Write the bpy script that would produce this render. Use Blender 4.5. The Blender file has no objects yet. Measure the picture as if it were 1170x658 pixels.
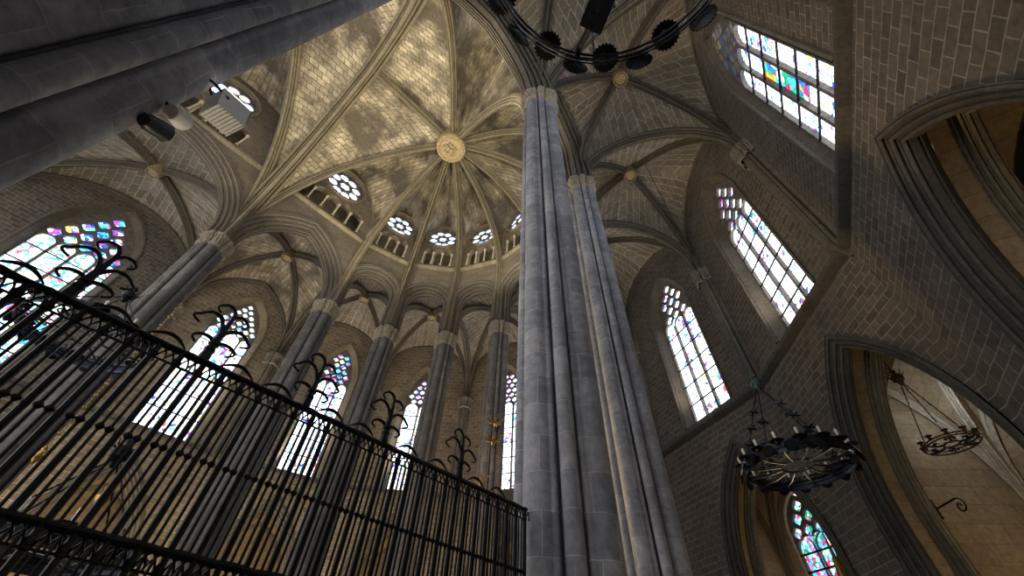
import bpy, math, random
from math import sin, cos, pi, sqrt, radians, atan2
from mathutils import Vector, Matrix
from mathutils.geometry import tessellate_polygon
random.seed(7)
S = 1.3          # metres per plan unit
EYE = 1.6        # eye level above the floor
FL = -EYE / S    # floor level in plan units
scene = bpy.context.scene
COL = scene.collection
V = Vector

def U(p):
    return (p[0] * S, p[1] * S, p[2] * S + EYE)

# ------------------------------------------------------------------ mesh builder (plan units in, metres out)
class MB:
    def __init__(self):
        self.v = []; self.f = []; self.uv = []
    def add(self, pts, faces, uvs=None):
        b = len(self.v); self.v += [tuple(p) for p in pts]
        for k, f in enumerate(faces):
            self.f.append([b + i for i in f])
            self.uv.append([(uvs[i] if uvs else (pts[i][0] * S, pts[i][2] * S)) for i in f])
    def grid(self, rows, u0=0.0, v0=0.0, flip=False, center=False):
        n = len(rows); m = len(rows[0]); pts = []; uvs = []
        vv = v0; prev = None
        for i, r in enumerate(rows):
            if prev is not None:
                mid = m // 2
                vv += (V(r[mid]) - V(prev[mid])).length * S
            prev = r
            L = [0.0]
            for j in range(1, m):
                L.append(L[-1] + (V(r[j]) - V(r[j - 1])).length * S)
            off = L[-1] / 2 if center else 0
            for j in range(m):
                pts.append(r[j]); uvs.append((u0 + L[j] - off, vv))
        fs = []
        for i in range(n - 1):
            for j in range(m - 1):
                a = i * m + j
                q = [a, a + 1, a + m + 1, a + m]
                fs.append(q[::-1] if flip else q)
        self.add(pts, fs, uvs)
    def ngon(self, pts, uvs=None):
        self.add(pts, [list(range(len(pts)))], uvs)
    def box(self, c, sx, sy, sz, M=None):
        pts = []
        for dx in (-1, 1):
            for dy in (-1, 1):
                for dz in (-1, 1):
                    p = V((dx * sx / 2, dy * sy / 2, dz * sz / 2))
                    if M: p = M @ p
                    pts.append(p + V(c))
        F = [(0, 1, 3, 2), (4, 6, 7, 5), (0, 4, 5, 1), (2, 3, 7, 6), (0, 2, 6, 4), (1, 5, 7, 3)]
        self.add(pts, F)
    def tube(self, path, r, n=8, cap=True):
        path = [V(p) for p in path]
        rs = r if isinstance(r, (list, tuple)) else [r] * len(path)
        rows = []; t0 = None; nrm = None
        for i, p in enumerate(path):
            t = (path[min(i + 1, len(path) - 1)] - path[max(i - 1, 0)])
            if t.length < 1e-9: t = V((0, 0, 1))
            t.normalize()
            if nrm is None:
                a = V((0, 0, 1)) if abs(t.z) < .9 else V((1, 0, 0))
                nrm = t.cross(a).normalized()
            else:
                nrm = (nrm - t * nrm.dot(t)).normalized()
            b = t.cross(nrm)
            rows.append([p + (nrm * cos(2 * pi * k / n) + b * sin(2 * pi * k / n)) * rs[i] for k in range(n + 1)])
        self.grid(rows)
        if cap:
            self.ngon(rows[0][:-1][::-1]); self.ngon(rows[-1][:-1])
    def lathe(self, c, prof, n=16, M=None, fn=None):
        rows = []
        for (r, z) in prof:
            row = []
            for k in range(n + 1):
                a = 2 * pi * k / n
                rr = r * (fn(a, r, z) if fn else 1)
                p = V((rr * cos(a), rr * sin(a), z))
                if M: p = M @ p
                row.append(p + V(c))
            rows.append(row)
        self.grid(rows)
    def sweep(self, path, prof, b=None):
        """path in a vertical plane; prof = (sideways, inward) points; inward is path tangent turned -90 deg"""
        path = [V(p) for p in path]
        d = path[-1] - path[0]; d.z = 0
        if d.length < 1e-6: d = path[len(path) // 2] - path[0]; d.z = 0
        d.normalize(); bb = V((-d.y, d.x, 0))
        rows = []
        for i, p in enumerate(path):
            t1 = (path[min(i + 1, len(path) - 1)] - path[max(i - 1, 0)]).normalized()
            a = t1.dot(d); z = t1.z
            n = d * z - V((0, 0, 1)) * a
            k = 1.0
            if 0 < i < len(path) - 1:
                e1 = (path[i] - path[i - 1]).normalized(); e2 = (path[i + 1] - path[i]).normalized()
                c = max(.5, sqrt(max(.0, (1 + e1.dot(e2)) / 2))); k = 1 / c
            rows.append([p + bb * s + n * (w * k) for s, w in prof])
        self.grid(rows)

def clean(me):
    pass

def mk(name, mb, mat, parent=None, kind=None, label=None, cat=None, group=None, sharp=35, org=None):
    me = bpy.data.meshes.new(name)
    o3 = V(org) if org is not None else None
    vs = [V(U(p)) for p in mb.v]
    base = V((0, 0, 0))
    if parent is not None and parent.get('_o') is not None:
        base = V(parent['_o'])
    if parent is None and org is not None:
        base = V(U(org))
    me.from_pydata([v - base for v in vs], [], mb.f)
    uvl = me.uv_layers.new(name='UVMap')
    flat = [c for f in mb.uv for uv in f for c in uv]
    uvl.data.foreach_set('uv', flat)
    me.polygons.foreach_set('use_smooth', [True] * len(me.polygons))
    me.update()
    me.set_sharp_from_angle(angle=radians(sharp))
    me.materials.append(mat)
    o = bpy.data.objects.new(name, me); COL.objects.link(o)
    if parent is not None:
        o.parent = parent
    elif org is not None:
        o.location = base
    if parent is None: o['_o'] = tuple(base)
    else: o['_o'] = tuple(base)
    tag(o, label, cat, group, kind)
    return o

def tag(o, label=None, cat=None, group=None, kind=None):
    if label: o['label'] = label
    if cat: o['category'] = cat
    if group: o['group'] = group
    if kind: o['kind'] = kind

def empty(name, org, label, cat, group=None, kind=None):
    o = bpy.data.objects.new(name, None); COL.objects.link(o)
    o.location = U(org); o['_o'] = tuple(U(org))
    o.empty_display_size = .2
    tag(o, label, cat, group, kind)
    return o

def copy_tree(o, parent=None):
    c = o.copy(); COL.objects.link(c)
    if parent is not None: c.parent = parent
    for ch in list(o.children):
        copy_tree(ch, c)
    return c

# ------------------------------------------------------------------ materials
def nt(name):
    m = bpy.data.materials.new(name); m.use_nodes = True
    t = m.node_tree; t.nodes.clear()
    return m, t, t.nodes, t.links

def N(ns, typ, **kw):
    n = ns.new(typ)
    for k, v in kw.items():
        setattr(n, k, v)
    return n

def ramp(ns, stops, interp='LINEAR'):
    r = ns.new('ShaderNodeValToRGB'); r.color_ramp.interpolation = interp
    el = r.color_ramp.elements
    el[0].position, el[0].color = stops[0][0], (*stops[0][1], 1)
    el[1].position, el[1].color = stops[1][0], (*stops[1][1], 1)
    for p, c in stops[2:]:
        e = el.new(p); e.color = (*c, 1)
    return r

def stone(name, c1, c2, mortar, bw=.5, bh=.28, ms=.014, stain=.5, stainc=(.08, .07, .055), rough=.9, warp=.02, msmooth=.3):
    m, t, ns, L = nt(name)
    out = N(ns, 'ShaderNodeOutputMaterial'); bs = N(ns, 'ShaderNodeBsdfPrincipled')
    L.new(bs.outputs[0], out.inputs[0]); bs.inputs['Roughness'].default_value = rough
    uv = N(ns, 'ShaderNodeUVMap'); tc = N(ns, 'ShaderNodeNewGeometry')
    nz = N(ns, 'ShaderNodeTexNoise'); nz.inputs['Scale'].default_value = 1.7; nz.inputs['Detail'].default_value = 3
    L.new(tc.outputs['Position'], nz.inputs['Vector'])
    add = N(ns, 'ShaderNodeVectorMath', operation='MULTIPLY_ADD')
    add.inputs[1].default_value = (warp * 3, warp * 3, 0)
    L.new(nz.outputs['Color'], add.inputs[0]); L.new(uv.outputs[0], add.inputs[2])
    br = N(ns, 'ShaderNodeTexBrick')
    br.inputs['Scale'].default_value = 1; br.inputs['Brick Width'].default_value = bw
    br.inputs['Row Height'].default_value = bh; br.inputs['Mortar Size'].default_value = ms
    br.inputs['Mortar Smooth'].default_value = msmooth; br.inputs['Bias'].default_value = 0
    br.inputs['Color1'].default_value = (*c1, 1); br.inputs['Color2'].default_value = (*c2, 1)
    br.inputs['Mortar'].default_value = (*mortar, 1)
    L.new(add.outputs[0], br.inputs['Vector'])
    n2 = N(ns, 'ShaderNodeTexNoise'); n2.inputs['Scale'].default_value = .55; n2.inputs['Detail'].default_value = 6
    n2.inputs['Roughness'].default_value = .62
    L.new(tc.outputs['Position'], n2.inputs['Vector'])
    r2 = ramp(ns, [(.40, (0, 0, 0)), (.60, (1, 1, 1))])
    L.new(n2.outputs['Fac'], r2.inputs[0])
    mx = N(ns, 'ShaderNodeMixRGB', blend_type='MIX')
    mul = N(ns, 'ShaderNodeMath', operation='MULTIPLY'); mul.inputs[1].default_value = stain
    L.new(r2.outputs[0], mul.inputs[0]); L.new(mul.outputs[0], mx.inputs[0])
    L.new(br.outputs['Color'], mx.inputs[1]); mx.inputs[2].default_value = (*stainc, 1)
    n3 = N(ns, 'ShaderNodeTexNoise'); n3.inputs['Scale'].default_value = 9; n3.inputs['Detail'].default_value = 8
    n3.inputs['Roughness'].default_value = .7
    L.new(tc.outputs['Position'], n3.inputs['Vector'])
    r3 = ramp(ns, [(.3, (.55, .55, .55)), (.7, (1.3, 1.3, 1.3))])
    L.new(n3.outputs['Fac'], r3.inputs[0])
    m2 = N(ns, 'ShaderNodeMixRGB', blend_type='MULTIPLY'); m2.inputs[0].default_value = .8
    L.new(mx.outputs[0], m2.inputs[1]); L.new(r3.outputs[0], m2.inputs[2])
    L.new(m2.outputs[0], bs.inputs['Base Color'])
    h = N(ns, 'ShaderNodeMath', operation='MULTIPLY_ADD'); h.inputs[1].default_value = -1.0
    L.new(br.outputs['Fac'], h.inputs[0]); L.new(n3.outputs['Fac'], h.inputs[2])
    bp = N(ns, 'ShaderNodeBump'); bp.inputs['Strength'].default_value = .55; bp.inputs['Distance'].default_value = .03
    L.new(h.outputs[0], bp.inputs['Height']); L.new(bp.outputs[0], bs.inputs['Normal'])
    return m

def plain(name, col, rough=.6, metal=0, noise=0.0, scale=6, col2=None):
    m, t, ns, L = nt(name)
    out = N(ns, 'ShaderNodeOutputMaterial'); bs = N(ns, 'ShaderNodeBsdfPrincipled')
    L.new(bs.outputs[0], out.inputs[0]); bs.inputs['Roughness'].default_value = rough
    bs.inputs['Metallic'].default_value = metal
    g = N(ns, 'ShaderNodeNewGeometry'); nz = N(ns, 'ShaderNodeTexNoise')
    nz.inputs['Scale'].default_value = scale; nz.inputs['Detail'].default_value = 5
    L.new(g.outputs['Position'], nz.inputs['Vector'])
    c2 = col2 or tuple(c * .55 for c in col)
    r = ramp(ns, [(.35, c2), (.65, col)])
    L.new(nz.outputs['Fac'], r.inputs[0]); L.new(r.outputs[0], bs.inputs['Base Color'])
    if noise:
        bp = N(ns, 'ShaderNodeBump'); bp.inputs['Strength'].default_value = noise; bp.inputs['Distance'].default_value = .02
        L.new(nz.outputs['Fac'], bp.inputs['Height']); L.new(bp.outputs[0], bs.inputs['Normal'])
    return m

def emit(name, col, st):
    m, t, ns, L = nt(name)
    out = N(ns, 'ShaderNodeOutputMaterial'); e = N(ns, 'ShaderNodeEmission')
    e.inputs[0].default_value = (*col, 1); e.inputs[1].default_value = st
    L.new(e.outputs[0], out.inputs[0]); return m

def glass(name, stops, st, scale=7.0, pale=.5, seed=0, rows=.42, lead=.02, palecol=(.85, .93, 1)):
    """stained glass lit by the sky behind it: leaded cells of colour, paler panels between, dark lead lines"""
    m, t, ns, L = nt(name)
    out = N(ns, 'ShaderNodeOutputMaterial'); e = N(ns, 'ShaderNodeEmission')
    uv = N(ns, 'ShaderNodeUVMap')
    off = N(ns, 'ShaderNodeVectorMath', operation='ADD'); off.inputs[1].default_value = (seed * 3.7, seed * 1.3, 0)
    L.new(uv.outputs[0], off.inputs[0])
    vo = N(ns, 'ShaderNodeTexVoronoi'); vo.inputs['Scale'].default_value = scale
    L.new(off.outputs[0], vo.inputs['Vector'])
    sp = N(ns, 'ShaderNodeSeparateColor'); L.new(vo.outputs['Color'], sp.inputs[0])
    rc = ramp(ns, stops, 'CONSTANT'); L.new(sp.outputs[0], rc.inputs[0])
    n1 = N(ns, 'ShaderNodeTexNoise'); n1.inputs['Scale'].default_value = 1.3; n1.inputs['Detail'].default_value = 3
    L.new(off.outputs[0], n1.inputs['Vector'])
    add = N(ns, 'ShaderNodeMath', operation='MULTIPLY_ADD'); add.inputs[1].default_value = .35
    L.new(sp.outputs[1], add.inputs[0]); L.new(n1.outputs['Fac'], add.inputs[2])
    gt = N(ns, 'ShaderNodeMath', operation='LESS_THAN'); gt.inputs[1].default_value = .34 + .65 * pale
    L.new(add.outputs[0], gt.inputs[0])
    mx = N(ns, 'ShaderNodeMixRGB'); L.new(gt.outputs[0], mx.inputs[0]); L.new(rc.outputs[0], mx.inputs[1])
    mx.inputs[2].default_value = (*palecol, 1)
    ve = N(ns, 'ShaderNodeTexVoronoi', feature='DISTANCE_TO_EDGE'); ve.inputs['Scale'].default_value = scale
    L.new(off.outputs[0], ve.inputs['Vector'])
    g2 = N(ns, 'ShaderNodeMath', operation='GREATER_THAN'); g2.inputs[1].default_value = lead * 2
    L.new(ve.outputs['Distance'], g2.inputs[0])
    m3 = N(ns, 'ShaderNodeMixRGB', blend_type='MULTIPLY'); m3.inputs[0].default_value = 1
    L.new(mx.outputs[0], m3.inputs[1])
    rr = ramp(ns, [(0, (.12, .12, .16)), (.5, (1, 1, 1))], 'CONSTANT'); L.new(g2.outputs[0], rr.inputs[0])
    L.new(rr.outputs[0], m3.inputs[2])
    L.new(m3.outputs[0], e.inputs[0]); e.inputs[1].default_value = st
    L.new(e.outputs[0], out.inputs[0])
    return m

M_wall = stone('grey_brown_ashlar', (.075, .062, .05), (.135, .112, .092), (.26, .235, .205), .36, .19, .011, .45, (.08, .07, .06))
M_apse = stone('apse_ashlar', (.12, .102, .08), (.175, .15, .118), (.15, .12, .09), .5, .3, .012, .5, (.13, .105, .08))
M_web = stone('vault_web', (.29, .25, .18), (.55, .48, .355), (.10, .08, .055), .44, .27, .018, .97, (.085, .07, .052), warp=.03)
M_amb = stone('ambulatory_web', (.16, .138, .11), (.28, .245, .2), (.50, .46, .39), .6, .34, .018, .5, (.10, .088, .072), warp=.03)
M_pier = stone('pier_stone_bluelit', (.25, .26, .305), (.40, .41, .455), (.52, .52, .54), .37, .34, .005, .6, (.13, .133, .155), warp=.03, msmooth=.1)  # bluish window light is put into this pier colour
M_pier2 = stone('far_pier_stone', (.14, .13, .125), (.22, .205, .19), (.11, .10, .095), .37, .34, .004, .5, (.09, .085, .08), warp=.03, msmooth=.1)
M_rib = stone('rib_stone', (.17, .145, .10), (.24, .205, .14), (.2, .17, .13), .6, .55, .008, .4, (.16, .135, .1))
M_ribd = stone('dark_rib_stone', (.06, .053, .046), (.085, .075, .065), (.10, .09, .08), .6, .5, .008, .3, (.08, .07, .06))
M_ribd2 = stone('respond_stone', (.11, .095, .078), (.15, .13, .105), (.14, .125, .1), .6, .4, .008, .4, (.1, .088, .07))
M_cap2 = stone('grey_capital_stone', (.2, .18, .15), (.24, .21, .17), (.2, .18, .15), 3, 3, .001, .4, (.12, .105, .085))
M_cap = stone('capital_stone', (.36, .32, .25), (.42, .37, .29), (.34, .3, .23), 3, 3, .001, .4, (.17, .145, .11))
M_chap = stone('chapel_ashlar', (.30, .235, .15), (.38, .30, .19), (.2, .15, .095), 1.1, .38, .007, .35, (.24, .185, .12), warp=.01)
M_trac = plain('tracery_stone', (.16, .14, .12), .9, 0, .3)
M_floor = stone('floor_stone', (.22, .2, .18), (.28, .26, .23), (.1, .09, .08), .8, .8, .01, .3, rough=.5)
M_iron = plain('wrought_iron', (.018, .019, .024), .42, .75, .25, 14)
M_irons = plain('burnished_iron', (.09, .1, .115), .3, .85, .2, 20)
M_gold = plain('gilded_metal', (.75, .5, .16), .3, .9, .4, 18, (.25, .14, .04))
M_goldst = plain('gilded_stone', (.36, .28, .15), .7, .1, .6, 14, (.17, .13, .08))
M_rust = plain('brown_iron', (.14, .085, .045), .5, .7, .3, 18)
M_green = plain('verdigris', (.05, .11, .1), .5, .5, .3, 18)
M_white = plain('painted_white', (.78, .78, .74), .4, 0, 0, 5, (.7, .7, .66))
M_black = plain('black_plastic', (.015, .016, .02), .4)
M_candle = plain('candle_white', (.85, .85, .8), .4, 0, 0, 5, (.8, .8, .75))
M_wood = plain('carved_gilt_wood', (.30, .18, .05), .5, .3, .6, 10, (.06, .035, .015))
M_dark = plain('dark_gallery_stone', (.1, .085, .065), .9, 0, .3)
M_lens = emit('lamp_glow', (1, .93, .8), 1.5)
BLUE = [(0, (.02, .06, .55)), (.14, (.03, .25, .9)), (.3, (.1, .6, .95)), (.45, (.9, .95, 1)), (.62, (.25, .05, .6)), (.74, (.75, .05, .12)), (.82, (.1, .45, .35)), (.9, (.95, .6, .1))]
G_main = glass('window_glass_white', BLUE, 4.0, 8, .68, 1)
G_fig = glass('window_glass_figured', [(0, (.03, .15, .8)), (.2, (.05, .5, .6)), (.36, (.85, .35, .04)), (.5, (.7, .03, .1)), (.62, (.9, .95, 1)), (.8, (.02, .3, .15))], 2.4, 6, .18, 4)
G_left = glass('window_glass_turquoise', [(0, (.1, .7, .95)), (.2, (.03, .25, .9)), (.36, (.9, .95, 1)), (.6, (.75, .1, .15)), (.7, (.5, .9, 1)), (.85, (.8, .85, .3))], 3.2, 9, .52, 2, palecol=(.8, .93, 1))
G_trac = glass('tracery_glass_blue', BLUE, 3.2, 6, .2, 3)
G_trac2 = glass('tracery_glass_pale', [(0, (.9, .95, 1)), (.35, (.1, .3, .95)), (.5, (.45, .7, 1)), (.75, (.5, .15, .6))], 3.2, 6, .5, 3)
G_chap = glass('chapel_glass', [(0, (.1, .5, .8)), (.25, (.85, .8, .55)), (.4, (.9, .03, .18)), (.52, (.02, .3, .12)), (.66, (.3, .7, .9)), (.85, (.5, .2, .6))], 1.5, 9, .12, 5)
G_rose = glass('oculus_glass', [(0, (.75, .85, 1)), (.4, (.25, .45, 1)), (.6, (.9, .93, 1)), (.85, (.55, .35, .7))], 2.6, 7, .45, 6)

# ------------------------------------------------------------------ curves
def arch2d(a, h0, hs, h1, off=0.0, n=10):
    """pointed arch outline (x,h) from left foot to right foot"""
    r = max(h1 - hs, a * 1.0001); R = (a * a + r * r) / (2 * a)
    th = math.acos(max(-1, min(1, (R - a) / (R + off))))
    left = []
    if hs > h0 + 1e-6: left.append((-a - off, h0))
    for i in range(n + 1):
        t = th * i / n
        left.append((-a + R - (R + off) * cos(t), hs + (R + off) * sin(t)))
    left[-1] = (0.0, left[-1][1])
    return left + [(-x, h) for x, h in reversed(left[:-1])]

def half_fn(p0, p1, hs, hst, ha):
    """f in 0..1 -> point; height hs..ha, vertical up to hst, then curve over to p1"""
    p0 = V((p0[0], p0[1], 0)); p1 = V((p1[0], p1[1], 0)); D = (p1 - p0).length; r = ha - hst
    def fn(f):
        h = hs + (ha - hs) * f
        if h <= hst: x = 0
        elif r >= D:
            R = (D * D + r * r) / (2 * D); q = h - hst
            x = (R - sqrt(max(0, R * R - q * q))) / D
        else:
            x = 1 - sqrt(max(0, 1 - ((h - hst) / r) ** 2))
        q = p0 + (p1 - p0) * x
        return V((q.x, q.y, h))
    return fn

FS = [sin(i / 14 * pi / 2) for i in range(15)]
def fpts(fn, fs=FS): return [fn(f) for f in fs]

def web(mb, A, B, m=8, bulge=.06):
    rows = []
    for f in FS:
        a, b = A(f), B(f); L = (b - a).length
        rows.append([a + (b - a) * (j / m) + V((0, 0, 1)) * (bulge * L * sin(pi * j / m) * min(1, f * 1.6)) for j in range(m + 1)])
    mb.grid(rows)

def ribprof(w, d):
    """moulded rib: side rolls, deep hollows and a filleted centre roll"""
    p = [(-w, -.03), (-w, .10 * d)]
    for k in range(5):
        a = pi * (.9 - .9 * k / 4) + pi * .1
        p.append((-.80 * w + .20 * w * cos(a), .22 * d + .18 * d * sin(a)))
    p += [(-.55 * w, .12 * d), (-.5 * w, .30 * d)]
    for k in range(5):
        a = pi * (1 - k / 4)
        p.append((-.38 * w + .12 * w * cos(a), .50 * d + .14 * d * sin(a)))
    p += [(-.2 * w, .5 * d), (-.24 * w, .78 * d), (-.18 * w, .95 * d), (0, 1.02 * d)]
    return p + [(-x, y) for x, y in reversed(p[:-1])]

def orders(T, dep, k=3):
    """stepped and rolled moulding of an arch: profile from outer face over the soffit to the other face"""
    left = [(-T, -dep)]
    for i in range(k):
        s0 = -T + (T * .84) * i / k; s1 = -T + (T * .84) * (i + 1) / k
        d0 = -dep + dep * i / k; d1 = -dep + dep * (i + 1) / k
        c = (s0 + (s1 - s0) * .45, d0 + (d1 - d0) * .62); rr = (d1 - d0) * .36
        left += [(s0, d0 + (d1 - d0) * .25)]
        for q in range(5):
            a = pi + q * pi / 4 - pi / 4 * 0
            left.append((c[0] + rr * .8 * cos(a - pi / 2 * 0) , c[1] + rr * sin(pi - q * pi / 4 + pi / 2) * -1 if False else c[1] - rr * cos(q * pi / 4)))
            left[-1] = (c[0] - rr * .9 * sin(q * pi / 4 * 1.0), c[1] - rr * cos(q * pi / 4))
        left += [(s0 + (s1 - s0) * .82, d0 + (d1 - d0) * .5), (s1, d1 - (d1 - d0) * .08), (s1, d1)]
    return left + [(-x, y) for x, y in reversed(left)]

# ------------------------------------------------------------------ plane-frame plates
class Frame:
    def __init__(s, a, b, face=0.0, inward=None):
        s.a = V((a[0], a[1], 0)); s.d = (V((b[0], b[1], 0)) - s.a); s.L = s.d.length; s.d.normalize()
        n = V((-s.d.y, s.d.x, 0)); c = V((2.55, 6.88, 0)) if inward is None else V((inward[0], inward[1], 0))
        if n.dot(c - s.a) < 0: n = -n
        s.n = n                    # towards the inside
        s.face = face
    def P(s, x, h, dep=0.0):
        """dep > 0 goes outward, away from the inside"""
        q = s.a + s.d * x + s.n * (s.face - dep)
        return V((q.x, q.y, h))

def plate(mb, fr, outer, holes, d0, d1, back=True, uoff=0):
    loops = [outer] + holes
    tri = tessellate_polygon([[V((x, h, 0)) for x, h in l] for l in loops])
    flat = [p for l in loops for p in l]
    for dep in ((d0, d1) if back else (d0,)):
        mb.add([fr.P(x, h, dep) for x, h in flat], [list(t) for t in tri], [((x + uoff) * S, h * S) for x, h in flat])
    for l in loops:
        k = len(l)
        for i in range(k):
            (x0, y0), (x1, y1) = l[i], l[(i + 1) % k]
            e = sqrt((x1 - x0) ** 2 + (y1 - y0) ** 2)
            if e < 1e-7: continue
            dd = abs(d1 - d0)
            vert = abs(y1 - y0) > abs(x1 - x0)
            uv = [(0, y0 * S), (0, y1 * S), (dd * S, y1 * S), (dd * S, y0 * S)]
            if not vert: uv = [(x0 * S, 0), (x1 * S, 0), (x1 * S, dd * S), (x0 * S, dd * S)]
            mb.add([fr.P(x0, y0, d0), fr.P(x1, y1, d0), fr.P(x1, y1, d1), fr.P(x0, y0, d1)], [(0, 1, 2, 3)], uv)

def circ(cx, ch, r, n=24, lobes=0, amp=0.0, rot=0):
    return [(cx + r * (1 - amp + amp * abs(cos(lobes / 2 * (2 * pi * k / n + rot)))) * cos(2 * pi * k / n) if lobes else cx + r * cos(2 * pi * k / n),
             ch + (r * (1 - amp + amp * abs(cos(lobes / 2 * (2 * pi * k / n + rot)))) if lobes else r) * sin(2 * pi * k / n)) for k in range(n)]

def shift(pts, cx): return [(x + cx, h) for x, h in pts]

# ------------------------------------------------------------------ plan
CX, CY, R1, R2 = 2.55, 6.88, 5.06, 9.3
ANG = [88, 62.5, 37, 12.3, -12.3, -37, -62.5, -88]
def pol(R, a): return (CX + R * cos(radians(a)), CY + R * sin(radians(a)))
PV = [pol(R1, a) for a in ANG]; WV = [pol(R2, a) for a in ANG]
PV[7] = (2.50, 1.84); PV[0] = (2.66, 11.93)
WL, WRr = CY + R2, CY - R2
L0 = (-1.15, 11.93); LP = (-1.17, 1.84); LL = (-7.45, 11.93); LQ = (-7.45, 1.84)
WV[0] = (2.75, WL); WV[7] = (2.75, -2.41)
WL0 = (-1.15, WL); WLL = (-7.45, WL); WR0 = (-1.15, -2.41); WRR = (-7.45, -2.41)
KEY = (2.88, 6.88); KH = 16.95
PIERR = .395

def cluster_r(th, rs=1.0, lobes=True):
    """outline radius of a clustered pier: 4 big shafts, 12 small, fillets between"""
    best = .235
    for k in range(16):
        a = k * pi / 8
        if k % 4 == 0: r, c = .122, .273
        elif k % 2 == 0: r, c = .064, .308
        else: r, c = .034, .290
        d = th - a; s = c * sin(d)
        if abs(s) < r and cos(d) > 0:
            best = max(best, c * cos(d) + sqrt(r * r - s * s))
    return best * rs

NSEG = 256
def ringpts(c, h, f, rot=0.0):
    return [V((c[0] + f(2 * pi * k / NSEG) * cos(2 * pi * k / NSEG + rot), c[1] + f(2 * pi * k / NSEG) * sin(2 * pi * k / NSEG + rot), h)) for k in range(NSEG + 1)]

def capital_mesh(mb, c, h, rot, s=1.0, fol=True):
    prof = [(h - .52, 1.0), (h - .50, 1.09), (h - .45, 1.12), (h - .43, 1.02), (h - .34, 1.03), (h - .18, 1.10), (h - .13, 1.15), (h - .11, 1.20), (h - .03, 1.22), (h, 1.22), (h + .01, 1.1), (h + .02, .4)]
    rows = []
    for i, (hh, k) in enumerate(prof):
        def f(th, k=k, hh=hh):
            base = cluster_r(th) * (1 if k < 1.05 else 1)
            soft = .5 * cluster_r(th) + .5 * (.345 + .04 * abs(cos(2 * th)) + .02 * abs(cos(8 * th)))
            w = min(1, max(0, (k - 1.0) / .15))
            r = (base * (1 - w) + soft * w) * k * s
            if fol and h - .36 < hh < h - .1: r *= 1 + .05 * sin(th * 32 + hh * 40) + .03 * sin(th * 53 + hh * 90)
            return r
        rows.append(ringpts(c, hh, f, rot))
    mb.grid(rows)

def pier(c, rot, label, top=10.1, s=1.0):
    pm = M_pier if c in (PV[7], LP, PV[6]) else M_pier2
    o = empty('clustered_pillar', (c[0], c[1], FL), label, 'pillar', 'clustered pillars around the presbytery')
    b = MB()
    prof = [(FL, 1.5), (FL + .35, 1.5), (FL + .38, 1.35), (FL + .5, 1.3), (FL + .55, 1.12), (FL + .62, 1.15), (FL + .68, 1.0)]
    b.grid([ringpts(c, hh, lambda th, k=k: (cluster_r(th) if k < 1.01 else .40 + .03 * cos(4 * th)) * k * s, rot) for hh, k in prof])
    mk('base', b, pm, o)
    b = MB(); hs = [FL + .68 + (top - .5 - FL - .68) * i / 12 for i in range(13)]
    b.grid([ringpts(c, hh, lambda th: cluster_r(th) * s, rot) for hh in hs])
    mk('shaft', b, pm, o, sharp=40)
    b = MB(); capital_mesh(b, c, top, rot, s)
    mk('capital', b, M_cap, o, sharp=50)
    return o

names = ['left end of the curved apse, nearest the wide arch', 'apse left side, second from wide arch', 'left of the apse centre', 'just left of the big foreground pillar',
         'hidden side right of apse centre', 'hidden side behind the foreground pillar']
pier(PV[7], 0, 'tall grey clustered pillar in the middle foreground where the iron railing ends')
pier(LP, 0, 'huge blue-grey clustered pillar crossing the upper left corner, carrying the floodlights')
pier(PV[6], 0, 'slimmer grey clustered pillar right behind the middle foreground one', s=.92)
pier(L0, 0, 'grey clustered pillar behind the railing between the two widest left arches')
pier(PV[0], 0, 'clustered pillar behind railing at right foot of the widest lit arch')
pier(PV[1], radians(62), 'narrow clustered pillar behind railing, second right of the wide arch', s=.95)
pier(PV[2], radians(37), 'narrow pillar behind railing with the slim window right at its left', s=.95)
pier(PV[3], radians(12), 'orange-lit narrow pillar partly hidden by the middle foreground pillar', s=.95)
pier(PV[4], radians(-12), 'apse pillar wholly behind the middle foreground pillar, first of two', s=.95)
pier(PV[5], radians(-37), 'apse pillar wholly behind the middle foreground pillar, nearer the ambulatory', s=.95)
pier(LL, 0, 'far left clustered pillar beyond the large turquoise window')
pier(LQ, 0, 'clustered pillar behind the viewer at the crossing')

# ------------------------------------------------------------------ arcade walls, triforium, lunettes round the presbytery
def tri_arch(cx, w, h0, h1):
    return shift(arch2d(w / 2, h0, h1 - w * .62, h1, 0, 5), cx)

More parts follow.
